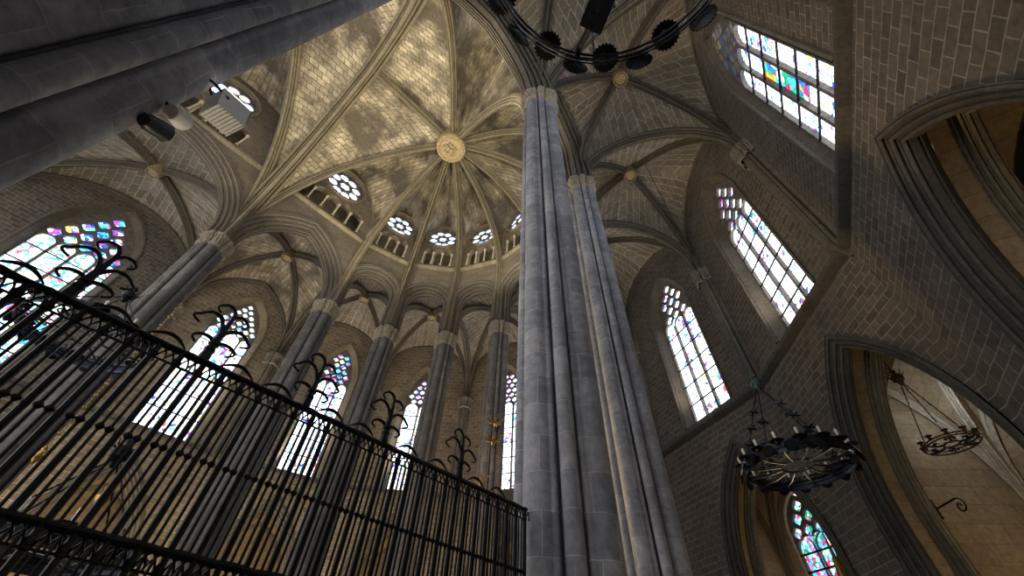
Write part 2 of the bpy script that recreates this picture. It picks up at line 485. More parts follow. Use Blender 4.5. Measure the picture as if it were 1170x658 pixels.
cid = [0]
def arcade(a, b, name, label, apex_in, spring, wide, lun, face_in=None, rose=True, tri=True, hs_l=14.6, lun_apex=17.3, mat=None, light=False, margin=.38):
    mat = mat or M_apse
    fr = Frame(a, b, 0)
    L = fr.L; hw = L / 2 - margin
    dep = .52 if wide else .36
    T = .40
    # wall above the arch
    w = MB()
    ex = shift(arch2d(hw, 10.1, spring, apex_in, dep * .98, 10), L / 2)
    ex = [(max(0.02, min(L - .02, x)), h) for x, h in ex]
    outer = [(0, 13.85), (0, 10.1)] + [p for p in ex if True] + [(L, 10.1), (L, 13.85)]
    plate(w, fr, outer, [], -T * .8, T * .8)
    W = mk(name, w, mat, None, 'structure', label, 'wall')
    m = MB()
    path = [fr.P(x + L / 2, h) for x, h in arch2d(hw, 10.1, spring, apex_in, 0, 10)]
    m.sweep(path, orders(T, dep, 4 if wide else 3))
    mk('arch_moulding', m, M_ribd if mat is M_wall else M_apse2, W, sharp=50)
    s = MB()
    pr = [(13.68, 0), (13.71, .05), (13.78, .10), (13.86, .10), (13.9, .05), (13.9, 0)]
    s.grid([[fr.P(x, h, -T * .8 + .0 - d) for h, d in pr] for x in (0.0, L)])
    s.grid([[fr.P(x, 13.9, dd) for dd in (-T * .8 - .05, .3)] for x in (0.0, L)])
    mk('string_course', s, M_rib, W)
    # upper lunette wall with gallery openings and rose window
    fr = Frame(a, b, .34)
    A = half_fn((0, 0), (L / 2, 0), 13.8, hs_l, lun_apex)
    pts = [A(f) for f in FS]
    out = [(p.x, p.z) for p in pts] + [(L - p.x, p.z) for p in reversed(pts[:-1])]
    holes = []
    if tri:
        if wide: nt_, tw = 5, .56
        else: nt_, tw = 3, .42
        for k in range(nt_):
            cx = L / 2 + (k - (nt_ - 1) / 2) * tw
            holes.append(tri_arch(cx, tw - .06, 13.98, 15.2))
    rr = .70 if not wide else .84
    oh = 16.2 if not wide else 16.35
    ox = L / 2 + (0 if not wide else .05)
    if rose: holes.append(circ(ox, oh, rr, 32))
    w = MB(); plate(w, fr, out, holes, 0, .28)
    mk('gallery_wall', w, mat, W)
    # colonnettes of the gallery
    if tri:
        for k in range(nt_ + 1):
            cx = L / 2 + (k - nt_ / 2) * tw
            c = MB(); c.lathe(fr.P(cx, 14.0, .0), [(.06, 0), (.06, .07), (.034, .1), (.03, .72), (.04, .75), (.065, .84), (.065, .88), (.0, .89)], 10)
            mk('colonnette', c, M_col, W)
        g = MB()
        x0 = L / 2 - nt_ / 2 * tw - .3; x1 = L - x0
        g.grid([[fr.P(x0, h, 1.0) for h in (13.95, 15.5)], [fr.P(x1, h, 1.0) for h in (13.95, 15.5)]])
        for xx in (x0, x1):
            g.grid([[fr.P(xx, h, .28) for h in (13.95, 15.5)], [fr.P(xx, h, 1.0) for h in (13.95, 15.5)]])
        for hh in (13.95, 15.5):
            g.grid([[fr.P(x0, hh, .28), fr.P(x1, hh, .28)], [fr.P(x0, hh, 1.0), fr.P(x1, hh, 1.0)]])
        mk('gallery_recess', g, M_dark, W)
    if rose:
        q = MB()
        rim = []
        for k in range(33):
            a_ = 2 * pi * k / 32
            rim.append([fr.P(ox + (rr + e) * cos(a_), oh + (rr + e) * sin(a_), d) for e, d in ((.16, 0), (.15, -.08), (.08, -.08), (.06, -.02), (.02, -.02), (0, .12), (-.06, .14))])
        q.grid(rim)
        mk('rose_moulding', q, M_rib, W)
        cid[0] += 1
        q = MB()
        hl = [circ(ox, oh, rr * .3, 20, 6, .3)]
        nn = 8
        for k in range(nn):
            a_ = 2 * pi * (k + .5) / nn
            hl.append(circ(ox + rr * .66 * cos(a_), oh + rr * .66 * sin(a_), rr * .25, 14))
        plate(q, fr, circ(ox, oh, rr, 32), hl, .12, .2)
        win = mk('window_%d' % cid[0], q, M_trac, None, 'structure', 'small round rose window high above ' + label, 'window')
        q = MB(); q.ngon([fr.P(x, h, .19) for x, h in circ(ox, oh, rr, 32)], [(x * S, h * S) for x, h in circ(ox, oh, rr, 32)])
        mk('pane', q, G_rose, win)
    if light:
        add_point(fr.P(L / 2, 14.6, .6), 22, (1, .85, .6), .05)
    return fr

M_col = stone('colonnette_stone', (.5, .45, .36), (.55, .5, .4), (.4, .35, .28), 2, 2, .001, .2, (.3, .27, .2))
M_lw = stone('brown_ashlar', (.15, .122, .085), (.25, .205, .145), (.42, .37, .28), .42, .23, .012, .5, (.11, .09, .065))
M_apse2 = stone('arch_stone', (.105, .093, .077), (.145, .127, .104), (.14, .12, .09), .6, .5, .008, .4, (.12, .1, .08))

def add_point(p, e, col, r=.1, name='gallery_lamp'):
    l = bpy.data.lights.new(name, 'POINT'); l.energy = e; l.color = col; l.shadow_soft_size = r
    o = bpy.data.objects.new(name, l); COL.objects.link(o); o.location = U(p); return o
def add_spot(p, tgt, e, col, ang=70, r=.1, blend=.6, name='fill_spot'):
    l = bpy.data.lights.new(name, 'SPOT'); l.energy = e; l.color = col; l.shadow_soft_size = r
    l.spot_size = radians(ang); l.spot_blend = blend
    o = bpy.data.objects.new(name, l); COL.objects.link(o); a = V(U(p)); b = V(U(tgt)); o.location = a
    o.rotation_euler = (b - a).to_track_quat('-Z', 'Y').to_euler(); return o

desc = ['the first narrow apse arch from the left', 'the second narrow apse arch', 'the third narrow apse arch beside the foreground pillar', 'the axial apse arch',
        'the right-hand apse arch', 'the apse arch near the slimmer pillar', 'the arch between the two foreground pillars']
for i in range(7):
    arcade(PV[i], PV[i + 1], 'wall_apse', desc[i], 12.35, 11.65, False, None, light=(i in (0, 1, 2)))
arcade(L0, PV[0], 'wall_presbytery_left', 'the widest lit arch left of the apse', 12.55, 10.2, True, None, lun_apex=17.7, light=True)
arcade(LL, L0, 'wall_nave_left', 'the far left arch by the corner pillar', 13.2, 10.1, True, None, lun_apex=17.7, light=True, margin=.45)
arcade(LP, PV[7], 'wall_presbytery_right', 'the arch that springs over the iron railing', 12.7, 10.2, True, None, lun_apex=17.7)
arcade(LQ, LP, 'wall_nave_right', 'the arch behind the viewer', 13.2, 10.1, True, None, lun_apex=17.7, margin=.45)

# ------------------------------------------------------------------ presbytery vault
def boss(c, h, r, mat, label, relief=True):
    b = MB()
    h -= .42 * min(1, r / .5); b.lathe((c[0], c[1], h), [(0, -.10), (r * .62, -.10), (r * .68, -.05), (r * .74, -.14), (r * .86, -.14), (r * .92, -.06), (r, .0), (r, .5), (0, .5)], 40)
    o = mk('vault_boss', b, mat, None, None, label, 'vault boss', None, org=(c[0], c[1], h))
    if relief:
        q = MB(); rnd = random.Random(3)
        q.lathe((c[0], c[1], h - .10), [(0, -.012), (r * .95, -.012), (r * .95, 0)], 32)
        body = [(-.3, .0, .13), (-.12, .06, .16), (.08, .02, .15), (.22, .12, .12), (.32, .26, .1), (-.28, -.22, .07), (-.1, -.26, .07), (.12, -.24, .07), (.26, -.2, .06), (-.42, .14, .06), (.0, .3, .07), (-.2, .32, .06)]
        for x, y, rr in body:
            q.lathe((c[0] + x * r * 1.1, c[1] + y * r * 1.1, h - .10), [(0, -.2 * r), (rr * r * .7, -.17 * r), (rr * r * 1.1, 0)], 10)
        for k in range(24):
            a = 2 * pi * k / 24
            q.lathe((c[0] + r * .8 * cos(a), c[1] + r * .8 * sin(a), h - .14), [(0, -.04), (.035, -.02), (.045, 0)], 6)
        mk('relief', q, mat, o)
    return o

corn = [LP, L0] + PV[:]                       # LP, L0, V0..V7 (V7 is the foreground pillar)
def inset(p, d=.3):
    q = V((CX - p[0], CY - p[1])).normalized()
    return (p[0] + q.x * d, p[1] + q.y * d)
stilt = {0: 10.2, 1: 10.2, 2: 11.2, 3: 12.8, 4: 13.0, 5: 13.0, 6: 13.0, 7: 13.0, 8: 12.8, 9: 10.2}
ribs = []
for k, p in enumerate(corn):
    q = inset(p, .30) if k > 1 else p
    ribs.append((half_fn(q, KEY, 10.1, stilt[k], KH), half_fn(q, KEY, 10.1, stilt[k], KH + .12)))
vm = MB(); n = len(corn); forms = []
TA = 16.75
for k in range(n):
    a, b = corn[k], corn[(k + 1) % n]
    ia = inset(a, .3) if k > 1 else a; kb = (k + 1) % n; ib = inset(b, .3) if kb > 1 else b
    if k == 0:     # transverse arch LP-L0
        mid = ((a[0] + b[0]) / 2, (a[1] + b[1]) / 2)
        A1 = half_fn(a, mid, 10.1, 10.2, TA + .15); A2 = half_fn(b, mid, 10.1, 10.2, TA + .15)
    else:
        fr_ = Frame(a, b, .32); ea = fr_.P(0, 0); eb = fr_.P(fr_.L, 0); mid = fr_.P(fr_.L / 2, 0)
        wide = k in (1, n - 1)
        ap = 17.7 if wide else 17.3
        A1 = half_fn(ea, mid, 10.1, 14.6, ap); A2 = half_fn(eb, mid, 10.1, 14.6, ap)
        forms.append((A1, A2))
    web(vm, ribs[k][1], A1); web(vm, ribs[kb][1], A2)
ceil = mk('ceiling', vm, M_web, None, 'structure', 'golden lit stone vault over the presbytery around the large boss', 'vault', sharp=60)
for k in range(n):
    r = MB(); r.sweep(fpts(ribs[k][0]), ribprof(.135, .26))
    mk('rib', r, M_rib, ceil, sharp=50)
for A1, A2 in forms:
    for f_ in (A1, A2):
        r = MB(); r.sweep(fpts(f_), ribprof(.06, .10)); mk('wall_rib', r, M_rib, ceil, sharp=50)
for k in range(2, n - 1):
    q = inset(corn[k], .26); r = MB()
    top_ = stilt[k] + .3
    r.grid([[V((q[0] + cluster_r(2 * pi * j / 64) * sc * cos(2 * pi * j / 64), q[1] + cluster_r(2 * pi * j / 64) * sc * sin(2 * pi * j / 64), hh)) for j in range(65)] for hh, sc in ((10.1, .62), (top_ - 1.2, .6), (top_, .4))])
    mk('shaft_bundle', r, M_ribd2, ceil, sharp=40)
# ridge rib
r = MB(); r.sweep([V((-1.15, 6.88, TA)), V((0.2, 6.88, TA + .16)), V((1.5, 6.88, TA + .22)), V((2.88, 6.88, KH))], ribprof(.13, .2)); mk('ridge_rib', r, M_rib, ceil)
boss(KEY, KH, .62, M_goldst, 'large round carved boss where the presbytery ribs meet')
def transverse(a, b, apex, T, dep, parent, hs=10.2, mat=None):
    mid = ((a[0] + b[0]) / 2, (a[1] + b[1]) / 2)
    f1 = half_fn(a, mid, 10.1, hs, apex); f2 = half_fn(b, mid, 10.1, hs, apex)
    for f in (f1, f2):
        m = MB(); m.sweep(fpts(f), ribprof(T, dep)); mk('transverse_arch', m, mat or M_rib, parent, sharp=50)
transverse(L0, LP, TA, .28, .44, ceil)

def quad_vault(c, keyh, apx, label, mat, ribm, rw, rd, hs0, skip=(), key=None, hst=None, boss_r=.24, bm=None, blabel=None, tw=None, stl=None, hstart=10.1):
    """four corners c[0..3] going round; apx[k] = apex height of the side k..k+1"""
    cen = key or (sum(p[0] for p in c) / 4, sum(p[1] for p in c) / 4)
    diag = [half_fn(p, cen, hstart, hs0, keyh) for p in c]
    diagw = [half_fn(p, cen, hstart, hs0, keyh + .08) for p in c]
    vm = MB()
    for k in range(4):
        a, b = c[k], c[(k + 1) % 4]; mid = ((a[0] + b[0]) / 2, (a[1] + b[1]) / 2)
        st = stl[k] if stl else hs0
        A1 = half_fn(a, mid, hstart, st, apx[k] + .08); A2 = half_fn(b, mid, hstart, st, apx[k] + .08)
        web(vm, diagw[k], A1); web(vm, diagw[(k + 1) % 4], A2)
    o = mk('ceiling', vm, mat, None, 'structure', label, 'vault', sharp=60)
    for k in range(4):
        r = MB(); r.sweep(fpts(diag[k]), ribprof(rw, rd)); mk('rib', r, ribm, o, sharp=50)
    for k in range(4):
        if k in skip: continue
        a, b = c[k], c[(k + 1) % 4]; mid = ((a[0] + b[0]) / 2, (a[1] + b[1]) / 2)
        st = stl[k] if stl else hs0
        for p in (a, b):
            f = half_fn(p, mid, hstart, st, apx[k]); r = MB(); r.sweep(fpts(f), ribprof((tw or rw) * (1.3 if k % 2 else .8), rd * (1.2 if k % 2 else .7)))
            mk('transverse_arch' if k % 2 else 'wall_rib', r, ribm, o, sharp=50)
    if boss_r: boss(cen, keyh, boss_r, bm or M_goldst, blabel or ('small boss at the centre of ' + label), relief=False)
    return o

vd = ['ambulatory vault far behind the widest-apart left piers', 'ambulatory vault left of centre', 'ambulatory vault straight behind the apse', 'axial ambulatory vault', 'ambulatory vault behind the foreground pillars',
      'ambulatory vault over the right chandelier', 'ambulatory vault between the foreground pillars and right wall']
bl = ['dark boss in the left ambulatory seen through first narrow arch', 'golden boss seen through the second narrow apse arch', 'boss of the ambulatory hidden behind third apse arch', 'boss of the axial bay hidden by the pillars',
      'small golden boss lowest along the right ambulatory vaults', 'golden boss that holds the cable of the right chandelier', 'golden boss nearest to the upper black chandelier ring']
for i in range(7):
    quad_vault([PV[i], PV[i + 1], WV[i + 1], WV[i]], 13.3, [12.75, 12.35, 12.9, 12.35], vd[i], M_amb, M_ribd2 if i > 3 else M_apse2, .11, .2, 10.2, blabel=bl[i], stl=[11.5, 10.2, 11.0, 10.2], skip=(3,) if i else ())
quad_vault([L0, PV[0], WV[0], WL0], 13.3, [12.8, 12.5, 13.0, 12.5], 'side vault seen through the widest lit arch', M_web, M_apse2, .12, .2, 10.2, blabel='boss of ribs seen through the widest lit arch', skip=(1,), stl=[10.4, 10.2, 10.2, 10.2])
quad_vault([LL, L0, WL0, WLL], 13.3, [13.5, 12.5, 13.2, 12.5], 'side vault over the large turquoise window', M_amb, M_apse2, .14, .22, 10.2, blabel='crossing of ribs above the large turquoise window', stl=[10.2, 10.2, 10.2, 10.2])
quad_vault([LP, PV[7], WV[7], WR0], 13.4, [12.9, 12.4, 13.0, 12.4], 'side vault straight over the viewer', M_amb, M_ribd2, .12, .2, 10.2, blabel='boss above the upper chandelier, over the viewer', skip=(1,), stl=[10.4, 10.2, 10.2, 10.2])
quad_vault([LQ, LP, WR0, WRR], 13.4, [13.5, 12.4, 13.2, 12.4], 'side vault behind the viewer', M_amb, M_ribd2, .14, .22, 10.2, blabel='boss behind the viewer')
quad_vault([LQ, LP, L0, LL], 17.0, [17.9, TA, 17.9, TA], 'high nave vault left of the presbytery vault', M_web, M_rib, .17, .27, 10.2, boss_r=.5, blabel='nave boss hidden behind the huge blue-grey pillar', skip=(0, 1, 2), stl=[14.6, 10.2, 14.6, 10.2])

# ------------------------------------------------------------------ outer walls with windows and chapel arches
wn = [20]
def window(fr, cx, w, sill, spring, apex, lights, gl, gt, label, depth=.3, rows=5, q=.13, figure=None, mullion=.045, foil=4):
    wn[0] += 1
    a = w / 2
    outline = shift(arch2d(a, sill, spring, apex, 0, 10), cx)
    holes = []
    lw = w / lights
    hl = spring - .12
    for k in range(lights):
        x = cx - a + lw * (k + .5)
        holes.append(shift(arch2d(lw / 2 - mullion / 2 - .012, sill + .02, hl - lw * .52, hl, 0, 6), x))
    # foils packed in the head
    y = hl + q * .75; row = 0
    while y < apex - q:
        xs = [cx + (j + (.5 if row % 2 else 0)) * q * 2.16 for j in range(-8, 9)]
        for x in xs:
            ok = True
            for t in range(8):
                xx = abs(x + q * 1.0 * cos(t * pi / 4) - cx); yy = y + q * 1.0 * sin(t * pi / 4)
                r = max(apex - spring, a * 1.0001); R = (a * a + r * r) / (2 * a)
                if yy < spring:
                    if xx > a - .01: ok = False
                elif (xx + R - a) ** 2 + (yy - spring) ** 2 > (R - .015) ** 2: ok = False
            if ok: holes.append(circ(x, y, q * .96, 20, foil, .28))
        y += q * 1.9; row += 1
    m = MB(); plate(m, fr, outline, holes, depth - .06, depth + .06)
    W = mk('window_%d' % wn[0], m, M_trac, None, 'structure', label, 'window')
    body = [(-a, sill), (a, sill), (a, hl), (-a, hl)]
    def pane(pts, mat, nm='pane', dd=0.0):
        g = MB(); g.ngon([fr.P(x, h, depth + .03 + dd) for x, h in pts], [(x * S, h * S) for x, h in pts]); mk(nm, g, mat, W)
    for k in range(lights):
        x0 = cx - a + lw * k; x1 = x0 + lw
        if figure and k in figure[0]:
            ya, yb = figure[1]
            for (p, r_), mt in (((sill, ya), gl), ((ya, yb), figure[2]), ((yb, hl), gl)):
                pane([(x0, p), (x1, p), (x1, r_), (x0, r_)], mt)
        else: pane([(x0, sill), (x1, sill), (x1, hl), (x0, hl)], gl)
    head = [(x, h) for x, h in outline if h > hl]
    pane([(cx + a, hl), (cx - a, hl)][::-1] and [(cx - a, hl)] + head + [(cx + a, hl)], gt, 'tracery_pane')
    b = MB()
    for k in range(1, rows + 1):
        hh = sill + (hl - sill) * k / (rows + 1)
        b.box(fr.P(cx, hh, depth - .04), .001, .001, .001)
        p0, p1 = fr.P(cx - a, hh, depth - .05), fr.P(cx + a, hh, depth - .05)
        b.tube([p0, p1], .022, 6)
    mk('saddle_bars', b, M_iron, W)
    return W

def respond(p, inw, h0, h1, label, hlabel=None):
    d = V((inw[0] - p[0], inw[1] - p[1])).normalized(); c = (p[0] + d.x * .02, p[1] + d.y * .02)
    rot = atan2(d.y, d.x)
    b = MB(); b.grid([ringpts(c, h, lambda t: cluster_r(t) * .62, rot) for h in (h0 + .12, (h0 + h1) / 2, h1 - .4)])
    b.grid([ringpts(c, h, lambda t, k=k: cluster_r(t) * k, rot) for h, k in ((h0 - .3, .05), (h0 - .1, .35), (h0, .66), (h0 + .12, .62))])
    o = mk('respond_shaft', b, M_ribd2, None, 'structure', label, 'wall shaft', org=(c[0], c[1], h0))
    b = MB(); capital_mesh(b, c, h1, rot, .8); mk('capital', b, M_cap2, o)

def outer_wall(a, b, name, label, win, chap, ext=.0, mat=None, inward=None, top=13.6, chapel=True, cmat=None, lamp=None, string=True):
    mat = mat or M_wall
    fr = Frame(a, b, 0, inward)
    L = fr.L
    holes = []
    if win: holes.append(shift(arch2d(win['w'] / 2 + .13, win['sill'] - .05, win['spring'], win['apex'] + .16, 0, 10), win['cx']))
    cc, ca, cs, cap_ = chap['cx'], chap['a'], chap['spring'], chap['apex']
    arch = shift(arch2d(ca, FL, cs, cap_, 0, 10), cc)
    outer = [(-ext, FL)] + arch + [(L + ext, FL), (L + ext, top), (-ext, top)]
    w = MB(); plate(w, fr, outer, holes, 0, .42)
    W = mk(name, w, mat, None, 'structure', label, 'wall')
    # chapel arch moulding
    m = MB(); m.sweep([fr.P(cc + x, h, .17) for x, h in arch2d(ca, FL, cs, cap_, -.22, 12)], orders(.23, .24, 3))
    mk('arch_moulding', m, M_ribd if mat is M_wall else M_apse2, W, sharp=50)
    m = MB(); o1 = arch2d(ca, FL, cs, cap_, 0, 12)
    m.grid([[fr.P(cc + x, h, d) for d in (.42, .58, .75)] for x, h in o1]); mk('arch_soffit', m, M_chap, W)
    m = MB(); m.sweep([fr.P(cc + x, h, .78) for x, h in arch2d(ca, FL, cs, cap_, -.17, 12)], orders(.14, .18, 3)); mk('inner_arch', m, M_rib, W, sharp=50)
    if string:
        s = MB(); pr = [(5.74, 0), (5.77, .06), (5.83, .13), (5.90, .13), (5.99, .02), (6.0, 0)]
        s.grid([[fr.P(x, h, -d) for h, d in pr] for x in (-ext, L + ext)])
        mk('string_course', s, M_ribd if mat is M_wall else M_apse2, W)
    if win:
        q = MB()
        o1 = arch2d(win['w'] / 2 + .13, win['sill'] - .05, win['spring'], win['apex'] + .16, 0, 10)
        o2 = arch2d(win['w'] / 2 + .23, win['sill'] - .05, win['spring'], win['apex'] + .28, 0, 10)
        o3 = arch2d(win['w'] / 2, win['sill'], win['spring'], win['apex'], 0, 10)
        c = win['cx']
        q.grid([[fr.P(c + p2[0], p2[1], 0), fr.P(c + p2[0], p2[1], -.05), fr.P(c + (p1[0] + p2[0]) / 2, p1[1], -.06), fr.P(c + p1[0], p1[1], .02), fr.P(c + p1[0] * .98, p1[1], .1), fr.P(c + p3[0], p3[1], .24)] for p1, p2, p3 in zip(o1, o2, o3)])
        mk('window_moulding', q, M_rib if mat is not M_wall else M_ribd2, W, sharp=50)
        window(fr, win['cx'], win['w'], win['sill'], win['spring'], win['apex'], win['n'], win['g'], win['t'], win['label'], rows=win.get('rows', 5), q=win.get('q', .13), figure=win.get('fig'), depth=win.get('depth', .3))
    if chapel: build_chapel(fr, cc, ca, chap, cmat or M_chap, label, lamp)
    return fr

def build_chapel(fr, cc, ca, chap, mat, label, lamp):
    D = chap.get('depth', 3.0); hw = chap.get('hw', 1.62); f0 = .75
    x0, x1 = cc - hw, cc + hw
    w = MB(); top = 6.0
    P = fr.P
    back_holes = []
    cw = chap.get('win')
    if cw: back_holes.append(shift(arch2d(cw['w'] / 2 + .06, cw['sill'], cw['spring'], cw['apex'] + .08, 0, 8), cw['cx']))
    plate(w, fr, [(x0, FL), (x1, FL), (x1, top), (x0, top)], back_holes, D, D + .2)
    for x in (x0, x1):
        w.grid([[P(x, h, f0), P(x, h, (f0 + D) / 2), P(x, h, D)] for h in [FL + (top - FL) * i / 6 for i in range(7)]])
    C = mk('wall_chapel', w, mat, None, 'structure', 'side chapel walls behind ' + label, 'wall')
    f = MB(); f.grid([[P(x0 - .1, FL + .001, -.0), P(x1 + .1, FL + .001, 0)], [P(x0 - .1, FL + .001, D + .1), P(x1 + .1, FL + .001, D + .1)]])
    mk('chapel_floor', f, M_floor, C)
    cs = [P(x0 + .05, 0, f0), P(x1 - .05, 0, f0), P(x1 - .05, 0, D - .05), P(x0 + .05, 0, D - .05)]
    cs = [(p.x, p.y) for p in cs]
    cen = P(cc, 0, (f0 + D) / 2); cen = (cen.x, cen.y)
    hs = 2.7; kh = chap.get('kh', 5.35)
    dg = [half_fn(p, cen, 1.5, hs, kh) for p in cs]; dgw = [half_fn(p, cen, 1.5, hs, kh + .06) for p in cs]
    vm = MB()
    for k in range(4):
        a, b = cs[k], cs[(k + 1) % 4]; mid = ((a[0] + b[0]) / 2, (a[1] + b[1]) / 2)
        A1 = half_fn(a, mid, 1.5, hs, 5.2); A2 = half_fn(b, mid, 1.5, hs, 5.2)
        web(vm, dgw[k], A1); web(vm, dgw[(k + 1) % 4], A2)
    mk('chapel_vault', vm, mat, C, sharp=60)
    r = MB()
    for k in range(4): r.sweep(fpts(dg[k]), ribprof(.085, .14))
    for k in range(1, 4):
        a, b = cs[k], cs[(k + 1) % 4]; mid = ((a[0] + b[0]) / 2, (a[1] + b[1]) / 2)
        for p in (a, b): r.sweep(fpts(half_fn(p, mid, 1.5, hs, 5.14)), ribprof(.06, .09))
    for p in cs: r.tube([V((p[0], p[1], FL)), V((p[0], p[1], 1.6))], .09, 10)
    mk('ribs', r, M_ribd if chap.get('darkrib') else (M_col if chap.get('palerib') else M_rib), C)  # pale ribs: the light they catch is put into the stone colour
    if cw:
        window(fr, cw['cx'], cw['w'], cw['sill'], cw['spring'], cw['apex'], 2, G_chap, G_chap, cw['label'], depth=D + .08, rows=4, q=cw['w'] * .15)
    if lamp:
        for (lx, lh, ld, e, col) in lamp:
            add_point(P(cc + lx, lh, ld), e, col, .12, 'chapel_lamp_and_fill')

WARM = (1, .72, .38)
cwin = dict(cx=2.0, w=.95, sill=1.8, spring=3.65, apex=4.45, label='small coloured two-light window glowing at lower right')
RW = dict(w=1.42, sill=6.12, spring=10.0, apex=11.6, n=3)
def rw(cx, g, t, label, **k):
    d = dict(RW); d.update(cx=cx, g=g, t=t, label=label); d.update(k); return d
CH = lambda cx, **k: dict(cx=cx, a=1.42, spring=2.3, apex=5.15, **k)
lwcol = (.85, .93, 1)
# right side (wall polygon seen from outside frame order W7->W6->W5->W4)
outer_wall(WV[7], WV[6], 'wall_right', 'the big arch at the far right', rw(1.85, G_main, G_trac, 'big white stained-glass window at top right, with coloured middle light', fig=((1,), (7.2, 9.0), G_fig), rows=5, depth=.14, spring=10.15, apex=11.75), CH(1.72, darkrib=True), lamp=[(.3, .9, 1.9, 60, WARM)])
outer_wall(WV[6], WV[5], 'wall_right', 'the arch right of the hanging right chandelier', rw(1.85, G_main, G_trac2, 'tall white stained-glass window in the middle of the right wall', q=.17, rows=6, apex=11.85), CH(1.5, depth=2.8, kh=5.6, palerib=True), lamp=[(-.2, 0.8, 1.7, 45, WARM), (.9, 4.2, 1.9, 14, (.85, .92, 1))])  # second, cool chapel light is an added fill with no fixture
outer_wall(WV[5], WV[4], 'wall_right', 'the arch behind the coloured two-light window', rw(1.75, G_main, G_trac2, 'tall white window just right of the slimmer pillar', q=.17, rows=5), dict(cx=1.33, a=1.32, spring=2.3, apex=5.1, win=cwin, depth=2.2), lamp=[(.0, 0.6, 1.5, 75, WARM)])
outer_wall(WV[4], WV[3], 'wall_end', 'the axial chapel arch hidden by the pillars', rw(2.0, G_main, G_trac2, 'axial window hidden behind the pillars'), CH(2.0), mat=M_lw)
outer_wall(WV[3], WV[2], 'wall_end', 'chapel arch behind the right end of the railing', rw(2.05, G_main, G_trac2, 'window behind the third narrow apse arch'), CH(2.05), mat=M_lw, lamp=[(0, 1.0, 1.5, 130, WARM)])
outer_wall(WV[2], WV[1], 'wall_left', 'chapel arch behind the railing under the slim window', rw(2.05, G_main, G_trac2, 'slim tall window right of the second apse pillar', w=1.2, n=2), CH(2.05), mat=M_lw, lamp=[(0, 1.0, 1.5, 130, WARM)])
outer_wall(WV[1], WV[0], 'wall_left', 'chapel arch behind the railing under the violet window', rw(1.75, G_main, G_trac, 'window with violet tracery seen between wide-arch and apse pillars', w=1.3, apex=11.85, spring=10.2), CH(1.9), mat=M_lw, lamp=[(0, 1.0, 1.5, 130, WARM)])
outer_wall(WV[0], WL0, 'wall_left', 'orange-lit chapel arch behind the railing', rw(1.8, G_main, G_trac2, 'bright white four-light window above the middle of the railing', w=1.6, n=4, spring=10.45, apex=12.05, q=.12), CH(1.95), mat=M_lw, lamp=[(0, 1.0, 1.5, 130, WARM)])
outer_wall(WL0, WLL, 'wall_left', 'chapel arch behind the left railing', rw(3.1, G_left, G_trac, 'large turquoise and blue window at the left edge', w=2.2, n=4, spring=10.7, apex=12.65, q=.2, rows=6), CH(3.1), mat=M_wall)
outer_wall(WR0, WV[7], 'wall_right', 'the chapel arch beside the viewer', rw(1.95, G_main, G_trac2, 'window over the viewer outside the picture'), CH(1.95), mat=M_wall, inward=(0, 5))
outer_wall(WRR, WR0, 'wall_right', 'the chapel arch behind the viewer', rw(3.1, G_left, G_trac, 'window behind the viewer'), CH(3.1), mat=M_wall, inward=(0, 5))
nm = ['left end', 'second', 'third', 'fourth', 'fifth', 'between the two lower right-wall windows', 'between the two upper right-wall windows', 'above the big right arch']
for i in range(8): respond(WV[i], (CX, CY), 5.95, 10.1, 'engaged shaft with capital on the outer wall, ' + nm[i])
respond(WL0, (-1.15, 5), 5.95, 10.1, 'engaged shaft beside the large turquoise window')
respond(WLL, (-7.45, 5), 5.95, 10.1, 'engaged shaft left of the large turquoise window')
respond(WR0, (-1.15, 5), 5.95, 10.1, 'engaged shaft above the viewer')

f = MB(); f.grid([[V((-9, -6, FL)), V((16, -6, FL))], [V((-9, 20, FL)), V((16, 20, FL))]])
mk('floor', f, M_floor, None, 'structure', 'worn stone floor of the cathedral', 'floor')

